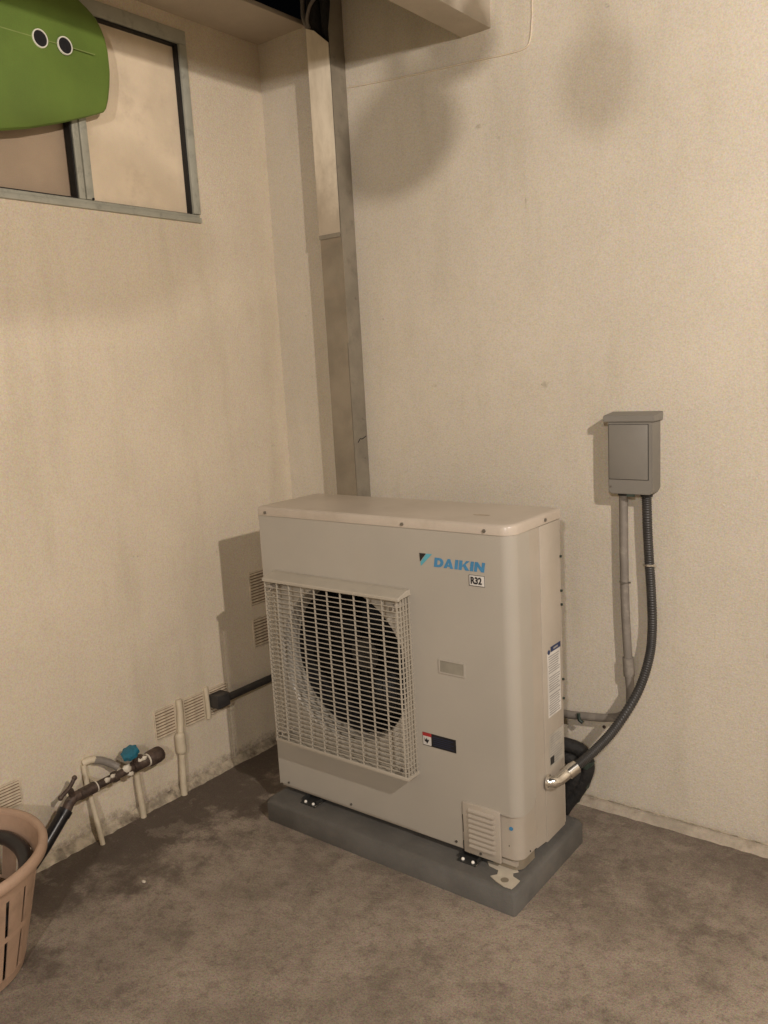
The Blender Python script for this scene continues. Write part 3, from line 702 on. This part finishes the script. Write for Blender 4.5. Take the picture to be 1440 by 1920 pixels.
N_ = [[(0, 0), (.0078, 0), (.0078, H), (0, H)], [(.0195, 0), (.0273, 0), (.0273, H), (.0195, H)], [(.0078, H), (.0072, H * .60), (.0198, 0), (.0200, H * .42)]]
for nm, pl_, x in (('D', dring(), 0), ('A', A_, .0280), ('I', I_, .0590), ('K', K_, .0705), ('I', I_, .1020), ('N', N_, .1135)):
    stroke_letter(nm, [[(u * 1.16, v) for u, v in p] for p in pl_], x * 1.16)
# refrigerant plate: thin black frame and characters
bxo('badge_plate', (-.1345, -.0845, -.0012, -.0004, .9015, .9325), M_white, U)
bxo('badge_line', (-.1345, -.0845, -.0016, -.0012, .9313, .9325), M_ink, U); bxo('badge_line', (-.1345, -.0845, -.0016, -.0012, .9015, .9027), M_ink, U)
bxo('badge_line', (-.1345, -.1333, -.0016, -.0012, .9027, .9313), M_ink, U); bxo('badge_line', (-.0857, -.0845, -.0016, -.0012, .9027, .9313), M_ink, U)
text_mesh('R32', .0260, .0011, 0, M_ink, U, (-.1302, -.0014, .9082), 'badge_text', sx=.86)
# warning sticker
wl = bxo('warning_label', (-.319, -.202, -.0012, -.0003, .392, .4325), M_ink, U); wl['label'] = 'black and red warning sticker'
bxo('sticker_panel', (-.3175, -.288, -.0015, -.0012, .394, .4215), M_white, wl)
bxo('sticker_band', (-.3185, -.287, -.0016, -.0012, .4217, .4322), M_red, wl)
flat('warning_sign', [(-.312, .416), (-.308, .409), (-.304, .4165), (-.301, .410), (-.2945, .4135), (-.299, .404), (-.303, .3985), (-.306, .404), (-.311, .405)], M_ink, wl, y=-.0015)
for i in range(5): bxo('print_line', (-.282, -.282 + .072 - .01 * (i % 2), -.0014, -.0012, .3985 + .0062 * i, .3997 + .0062 * i), M_navy, wl)
# side labels
sl = bxo('instruction_label', (.0009, .0016, .184, .266, .474, .668), M_white, U)
bxo('label_header', (.0016, .0022, .206, .268, .668, .684), M_navy, sl)
bxo('header_word', (.0022, .0024, .222, .250, .6735, .6785), M_grey_print, sl)
cylo('label_dot', (.0012, .194, .671), (1, 0, 0), .0070, .0012, M_navy, sl, 14)
random.seed(3)
for i in range(26):
    z_ = .480 + .0070 * i; 
    if i in (9, 17): continue
    a = .188 + random.random() * .006; bxo('print_line', (.0016, .0019, a, .250 + random.random() * .012, z_, z_ + .0030), M_grey_print, sl)
s2 = bxo('rating_label', (.0009, .0016, .184, .276, .318, .420), mat('rating_silver', (.40, .375, .32), .45), U)
for i in range(12): bxo('print_line', (.0016, .0019, .190, .215 + random.random() * .052, .326 + .0076 * i, .3288 + .0076 * i), M_grey_print, s2)
bxo('black_mark', (.0016, .0020, .188, .212, .326, .350), M_ink, s2)

# ================================================================ disconnect box
D = thing('disconnect_box', (.11, YB, 1.09), 'small grey metal electrical box on the back wall to the right of the unit', 'electrical box')
by0 = .5215
bm = bmesh.new()
prism(bm, [(.048, 1.094), (.056, 1.086), (.176, 1.086), (.184, 1.100), (.184, 1.3035), (.048, 1.3035)], 'y', by0, YB)
bmesh.ops.bevel(bm, geom=[e for e in bm.edges], offset=.002, segments=2, affect='EDGES'); obj('box_body', bm, M_boxgrey, D, autos=40)
bm = bmesh.new(); prism(bm, [(YB, 1.304), (by0 - .006, 1.304), (by0 - .006, 1.319), (by0 - .004, 1.323), (YB, 1.330)], 'x', .036, .192)
bmesh.ops.bevel(bm, geom=[e for e in bm.edges], offset=.0015, segments=2, affect='EDGES'); obj('box_hood', bm, M_boxgrey, D, autos=40)
bxo('door_gap', (.0515, .1735, by0 - .0006, by0 + .001, 1.1300, 1.2965), M_gap, D)
bxo('box_door', (.0530, .1720, by0 - .0045, by0 - .0006, 1.1315, 1.2955), M_boxgrey, D, bev=.0015)
bxo('latch_tab', (.104, .128, by0 + .004, by0 + .010, 1.078, 1.088), M_tape, D)
cylo('screw', (.056, by0, 1.108), (0, -1, 0), .003, .002, M_screw, D, 8)
# grey conduit
g = thing('grey_conduit', (.07, .56, .31), 'grey plastic conduit dropping from the electrical box then bending left behind the unit', 'conduit')
yc = YB - .030
cylo('box_collar', (.0795, yc, 1.088), (0, 0, -1), .0165, .012, M_black_ins, g)
tubeo('conduit_pipe', smooth_path([(.0795, yc, 1.078), (.0795, yc, .95), (.080, yc, .86), (.083, yc, .70), (.091, yc, .545)], 8), .0135, M_pvc, g)
tubeo('coupling', [(.0902, yc, .556), (.0935, yc, .495)], .0175, M_pvc, g)
tubeo('conduit_pipe', smooth_path([(.0935, yc, .497), (.097, yc, .44), (.092, yc, .385), (.062, yc, .352), (.01, yc, .335), (-.06, yc, .325), (-.13, yc, .318), (-.30, yc, .31)], 8), .0135, M_pvc, g)
for k, (xx, zz) in enumerate(((.0815, .800),)):
    bm = bmesh.new(); tube(bm, [(xx - .0175, yc + .004, zz), (xx, yc - .0175, zz), (xx + .0165, yc + .004, zz)], .003, 6); obj('strap', bm, M_screw, g)
    cylo('strap_screw', (xx - .021, YB - .001, zz + .004), (0, -1, 0), .005, .006, M_rust, g, 8)
tubeo('strap', [(-.075, yc - .016, .338), (-.072, yc - .017, .315), (-.060, yc - .016, .308)], .006, M_tape, g, 8)
cylo('anchor_hole', (-.005, YB + .001, .288), (0, -1, 0), .006, .003, M_rust, g, 8)
# black flexible conduit
k_ = thing('flexible_conduit', (.15, .56, .28), 'black ribbed flexible conduit curving from the electrical box down to the side of the unit', 'conduit')
cylo('box_collar', (.152, yc, 1.087), (0, 0, -1), .018, .012, M_black_ins, k_)
path = smooth_path([(.152, yc, 1.078), (.1545, yc, .98), (.1595, yc, .875), (.1665, yc - .002, .77), (.171, yc - .008, .66), (.167, .535, .57), (.148, .490, .475), (.119, .395, .395), (.088, .322, .347), (.054, .262, .310), (.032, .222, .292)], 14)
dense = [];
for a, b in zip(path, path[1:]):
    for j in range(3): dense.append(a + (b - a) * j / 3)
dense.append(path[-1])
tubeo('flexible_tube', dense, .0145, M_flex, k_, n=14, rf=lambda i: .0152 if i % 3 == 0 else .0136)
bm = bmesh.new(); tube(bm, [(.1605 - .018, yc + .002, .862), (.1605, yc - .0178, .865), (.1605 + .018, yc + .002, .862)], .0045, 6); obj('strap', bm, M_bright, k_)
bm = bmesh.new(); box(bm, .1365, .1445, YB - .006, YB - .001, .858, .872); obj('strap_tab', bm, M_rust, k_)
el = tubeo('elbow_fitting', smooth_path([(.046, .250, .303), (.034, .225, .293), (.025, .195, .286), (.018, .172, .286), (.000, .163, .287)], 6), .0175, M_bright, k_)
tubeo('elbow_nut', [(.050, .257, .3065), (.036, .229, .294)], .0205, M_bright, k_, n=8)
tubeo('lock_ring', [(.0015, .1630, .2868), (.0085, .1645, .2868)], .0225, M_bright, k_, n=10)

# black wrapped refrigerant lines behind the unit
rl = thing('refrigerant_lines', (-.02, .40, .08), 'black wrapped pipes looping out low behind the right edge of the unit', 'pipes')
tubeo('pipe', smooth_path([(-.20, .33, .26), (-.10, .38, .295), (-.03, .41, .286), (.002, .42, .262), (.012, .42, .222), (-.003, .415, .172), (-.028, .41, .125), (-.058, .40, .078), (-.085, .40, .02)], 8), .022, M_black_ins, rl)
tubeo('pipe', smooth_path([(-.20, .34, .20), (-.12, .38, .24), (-.05, .40, .250), (-.022, .41, .232), (-.020, .41, .19), (-.045, .40, .14), (-.08, .40, .07)], 8), .021, M_black_ins, rl)
tubeo('pipe', smooth_path([(-.2, .36, .13), (-.11, .39, .18), (-.075, .40, .15), (-.09, .40, .06)], 8), .022, M_black_ins, rl)
for (x, z_, w_) in ((.009, .240, .03), (-.004, .172, .03), (-.036, .115, .03)):
    tubeo('tape_band', [(x + .004, .418, z_ + .011), (x - .003, .418, z_ - .011)], .0235, M_tape, rl)

# ================================================================ left wall plumbing
def painted_pipe(label, pts, r, extra=None, name='painted_pipe'):
    t_ = thing(name, pts[-1], label, 'pipe', None)
    tubeo('pipe', smooth_path(pts, 6), r, M_pipepaint, t_)
    if extra: extra(t_)
    return t_
def elbow1(t_):
    tubeo('elbow', smooth_path([(XL + .004, -.487, .272), (XL + .012, -.47, .277), (XL + .016, -.45, .274)], 4), .012, M_pipepaint, t_)
    tubeo('branch', smooth_path([(XL + .016, -.455, .272), (XL + .02, -.43, .262), (XL + .03, -.405, .244), (XL + .045, -.385, .225)], 5), .013, M_pvc, t_)['label'] = 'greyish branch with flaking paint'
painted_pipe('cream painted pipe leaning out from the wall behind the tap end of the brown pipe', [(XL + .008, -.488, .268), (XL + .014, -.488, .21), (XL + .036, -.487, .12), (XL + .064, -.486, -.01)], .0086, elbow1)
painted_pipe('short cream painted pipe dropping to the floor below the blue valve handle', [(XL + .022, -.302, .20), (XL + .024, -.302, .12), (XL + .034, -.303, .05), (XL + .036, -.303, -.01)], .0105)
def bulge(t_):
    bm = bmesh.new(); tube(bm, smooth_path([(XL + .016, -.1035, .232), (XL + .018, -.1035, .222), (XL + .019, -.1035, .205), (XL + .021, -.104, .172), (XL + .021, -.1045, .158), (XL + .020, -.105, .150)], 3), .0205, 14, rf=lambda i: [.012, .015, .0175, .019, .0195, .0195, .0195, .0195, .0195, .0195, .019, .0185, .017, .0145, .0125, .012][min(i, 15)])
    obj('sleeve', bm, M_pipepaint, t_, autos=50)
painted_pipe('thick cream painted pipe between two air bricks with a swollen sleeve, going to the floor', [(XL + .004, -.083, .35), (XL + .010, -.086, .30), (XL + .016, -.098, .22), (XL + .022, -.107, .12), (XL + .030, -.118, .03), (XL + .033, -.12, -.01)], .0120, bulge)
painted_pipe('short cream painted pipe stub in the wall between the two right air bricks', [(XL + .002, .047, .352), (XL + .004, .047, .31), (XL + .006, .047, .25), (XL + .004, .047, .228)], .0095)
# brown water pipe with valves
wp = thing('water_pipe', (-1.29, -.4, .21), 'brown metal water pipe with a tap, held low along the left wall', 'water pipe')
X = -1.292
tubeo('pipe', [(X, -.545, .208), (X, -.245, .216)], .0135, M_rust, wp)
tubeo('pipe_socket', [(X, -.548, .207), (X, -.492, .2095)], .0185, M_rust, wp)
tubeo('paint_ring', [(X, -.4925, .2095), (X, -.4890, .2096)], .0192, M_splash, wp)
tubeo('union', [(X, -.425, .2115), (X, -.408, .212)], .0185, M_rust, wp, n=8)
gv = tubeo('gate_valve', [(X, -.345, .213), (X, -.288, .215)], .0200, M_rust, wp)
tubeo('paint_ring', [(X, -.2885, .215), (X, -.2830, .2152)], .0225, M_splash, wp)
tubeo('end_cap', smooth_path([(X, -.283, .215), (X, -.276, .2153), (X, -.240, .217), (X, -.224, .219)], 2), .026, M_rust, wp, rf=lambda i: [.023, .026, .027, .028, .028, .026, .020][min(i, 6)])
tubeo('valve_stem', [(X, -.327, .215), (X + .004, -.337, .245), (X + .006, -.345, .266)], .010, M_rust, wp)
bn = bmesh.new(); cyl(bn, (X, -.318, .232), (0, 0, 1), .014, .012, 12); obj('valve_bonnet', bn, M_rust, wp, autos=50)
# wheel handle tilted
ax = Vector((.12, -.42, .90)).normalized(); cc = Vector((X + .008, -.355, .272))
bm = bmesh.new(); s1 = ax.orthogonal().normalized(); s2_ = ax.cross(s1); rr = []
for k in range(40):
    a = 2 * math.pi * k / 40; r_ = .029 + .0022 * math.cos(8 * a)
    rr.append(cc + (s1 * math.cos(a) + s2_ * math.sin(a)) * r_)
lo = [bm.verts.new(p - ax * .007) for p in rr]; hi = [bm.verts.new(p + ax * .007) for p in rr]; tp = [bm.verts.new(cc + (p - cc) * .72 + ax * .0115) for p in rr]
for k in range(40):
    j = (k + 1) % 40; bm.faces.new((lo[k], lo[j], hi[j], hi[k])); bm.faces.new((hi[k], hi[j], tp[j], tp[k]))
bm.faces.new(tp); bm.faces.new(lo); obj('valve_handle', bm, M_blue, wp, autos=40)['label'] = 'blue round valve handle'
# splashes of white paint on the pipe
random.seed(11)
for (y_, z_, sz) in ((-.452, .222, .012), (-.375, .228, .018), (-.362, .205, .012), (-.318, .236, .013), (-.43, .226, .010), (-.305, .237, .012)):
    bm = bmesh.new(); bmesh.ops.create_icosphere(bm, subdivisions=2, radius=sz)
    for v in bm.verts: v.co *= 1 + random.uniform(-.35, .25); v.co.z *= .8; v.co.x *= .55
    bmesh.ops.translate(bm, verts=bm.verts, vec=(X + .010, y_, z_ - .004)); obj('paint_splash', bm, M_splash, wp, smooth=True)
# tap
tp_ = tubeo('tap', smooth_path([(X, -.545, .207), (X, -.566, .208), (X + .002, -.586, .200), (X + .003, -.602, .180), (X + .004, -.610, .165)], 4), .0165, M_rust, wp)
tubeo('tap_stem', [(X + .002, -.575, .212), (X + .008, -.583, .240)], .010, M_rust, tp_)
tubeo('tap_handle', smooth_path([(X + .010, -.620, .232), (X + .012, -.603, .243), (X + .010, -.588, .250), (X + .012, -.578, .262), (X + .011, -.566, .276)], 4), .0065, M_rust, tp_)
for e in ((X + .010, -.620, .232), (X + .011, -.566, .276)):
    bm = bmesh.new(); bmesh.ops.create_uvsphere(bm, u_segments=10, v_segments=8, radius=.0085, matrix=Matrix.Translation(e)); obj('handle_knob', bm, M_rust, tp_, smooth=True)
# wall lug behind the pipe
for y_ in (-.47, -.30): bxo('bracket', (XL, X, y_ - .006, y_ + .006, .205, .215), M_pipepaint, wp)
# hose down to basket
BC = Vector((-1.086, -1.076, 0)); RR, RB, BH = .247, .168, .332
hs = thing('garden_hose', (-1.2, -.8, .1), 'black rubber hose running from the tap into the tan basket and coiled inside it', 'hose')
tubeo('hose_collar', [(X + .003, -.602, .182), (X + .004, -.618, .168)], .0225, M_hose, hs)
tubeo('hose_length', smooth_path([(X + .004, -.612, .174), (X + .010, -.660, .134), (X + .018, -.715, .092), (X + .03, -.79, .05), (X + .05, -.88, .026), (X + .04, -.98, .0225), (X + .03, -1.2, .0225), (X + .03, -1.5, .0225)], 8), .0205, M_hose, hs, n=16)
BP = [(-1.20, -.885, .262), (-1.12, -.872, .272), (-1.03, -.880, .262), (-.955, -.925, .238), (-.905, -1.01, .20), (-.905, -1.11, .18), (-.96, -1.20, .175), (-1.06, -1.24, .18), (-1.17, -1.23, .18), (-1.25, -1.16, .17), (-1.27, -1.06, .15), (-1.23, -.96, .13), (-1.14, -.92, .12)]
tubeo('hose_loop', smooth_path(BP, 8), .0195, M_hose, hs, n=16)
for (rad, zz, tilt) in ((.130, .185, .012), (.092, .19, .010), (.055, .185, .0), (.150, .150, .008), (.110, .150, .0), (.150, .112, .0), (.105, .112, .0), (.145, .074, 0), (.10, .074, 0), (.13, .035, 0), (.085, .035, 0)):
    bm = bmesh.new(); n = 40; pts = [BC + Vector((math.cos(2 * math.pi * k / n) * rad, math.sin(2 * math.pi * k / n) * rad, zz + tilt * math.cos(2 * math.pi * k / n + 1))) for k in range(n)]
    tube(bm, pts + pts[:1], .0192, 12, cap=False); obj('hose_coil', bm, M_hose, hs, smooth=True)

# ================================================================ basket
bk = thing('plastic_basket', BC, 'round tan plastic basket with slotted sides holding a coiled black hose', 'basket')
def rad_at(z): return RB + (RR - RB) * (z / BH) ** .92
def band(name, z0, z1, th=.004, out=.0, m=None):
    bm = bmesh.new(); n = 72; rg = []
    prof = [(rad_at(z0) + out, z0), (rad_at((z0 + z1) / 2) + out, (z0 + z1) / 2), (rad_at(z1) + out, z1), (rad_at(z1) - th, z1), (rad_at(z0) - th, z0)]
    for k in range(n):
        a = 2 * math.pi * k / n; rg.append([bm.verts.new((BC.x + math.cos(a) * r_, BC.y + math.sin(a) * r_, z_)) for r_, z_ in prof])
    for k in range(n):
        for j in range(5): bm.faces.new((rg[k][j], rg[k][(j + 1) % 5], rg[(k + 1) % n][(j + 1) % 5], rg[(k + 1) % n][j]))
    return obj(name, bm, M_basket, bk, autos=40)
band('base_band', .004, .030, out=.001); band('middle_band', .142, .156, out=.0002); band('top_band', .262, .322, out=.0004)
bm = bmesh.new(); n = 80; rg = []
prof = [(RR - .006, .318), (RR - .004, .329), (RR + .004, .334), (RR + .013, .331), (RR + .017, .322), (RR + .015, .306), (RR + .011, .303), (RR + .006, .316)]
for k in range(n):
    a = 2 * math.pi * k / n; rg.append([bm.verts.new((BC.x + math.cos(a) * r_, BC.y + math.sin(a) * r_, z_)) for r_, z_ in prof])
for k in range(n):
    for j in range(8): bm.faces.new((rg[k][j], rg[k][(j + 1) % 8], rg[(k + 1) % n][(j + 1) % 8], rg[(k + 1) % n][j]))
obj('rim', bm, M_basket, bk, autos=60)
cylo('basket_floor', (BC.x, BC.y, .004), (0, 0, 1), RB - .003, .004, M_basket, bk, 48)
NSL = 22
me_sl = None
for k in range(NSL):
    if me_sl is None:
        bm = bmesh.new(); fr = .80; half = math.pi / NSL * fr
        for (z0, z1) in ((.030, .142), (.156, .262)):
            nz, na = 3, 3; grid = []
            for side in (0, 1):
                for i in range(nz + 1):
                    z_ = z0 + (z1 - z0) * i / nz; taper = 1.0 if z0 > .1 else .96 + .04 * i / nz
                    row = []
                    for j in range(na + 1):
                        a = -half * taper + 2 * half * taper * j / na; r_ = rad_at(z_) - side * .0035
                        row.append(bm.verts.new((math.cos(a) * r_, math.sin(a) * r_, z_)))
                    grid.append(row)
            h_ = nz + 1
            for i in range(nz):
                for j in range(na):
                    bm.faces.new((grid[i][j], grid[i][j + 1], grid[i + 1][j + 1], grid[i + 1][j]))
                    bm.faces.new((grid[h_ + i][j], grid[h_ + i + 1][j], grid[h_ + i + 1][j + 1], grid[h_ + i][j + 1]))
                for j in (0, na): bm.faces.new((grid[i][j], grid[i + 1][j], grid[h_ + i + 1][j], grid[h_ + i][j]))
        o = obj('slat', bm, M_basket, bk, autos=40); me_sl = o.data
    else: o = link('slat', me_sl, None, bk)
    o.location = BC; o.rotation_euler = (0, 0, math.radians(7) + 2 * math.pi * k / NSL)

# black drain pipe low on the left wall
dp = thing('drain_pipe', (-1.32, .1, .28), 'dark square-ended pipe low on the left wall running behind the unit', 'pipe')
tubeo('pipe', [(-1.322, .085, .292), (-1.322, .25, .292), (-1.322, .56, .292)], .0145, M_flex, dp)
bxo('end_block', (XL + .001, -1.306, .056, .118, .268, .318), M_flex, dp, bev=.003)
# small chips lying on the floor
for (x, y_, r_, lab) in ((-.999, -.545, .007, 'tiny white chip lying on the floor between the basket and the plinth'),):
    bm = bmesh.new(); bmesh.ops.create_icosphere(bm, subdivisions=1, radius=r_, matrix=Matrix.Translation((x, y_, .004)) @ Matrix.Diagonal((1.3, .8, .5, 1)))
    tag(obj('paint_chip', bm, M_splash), lab, 'chip')
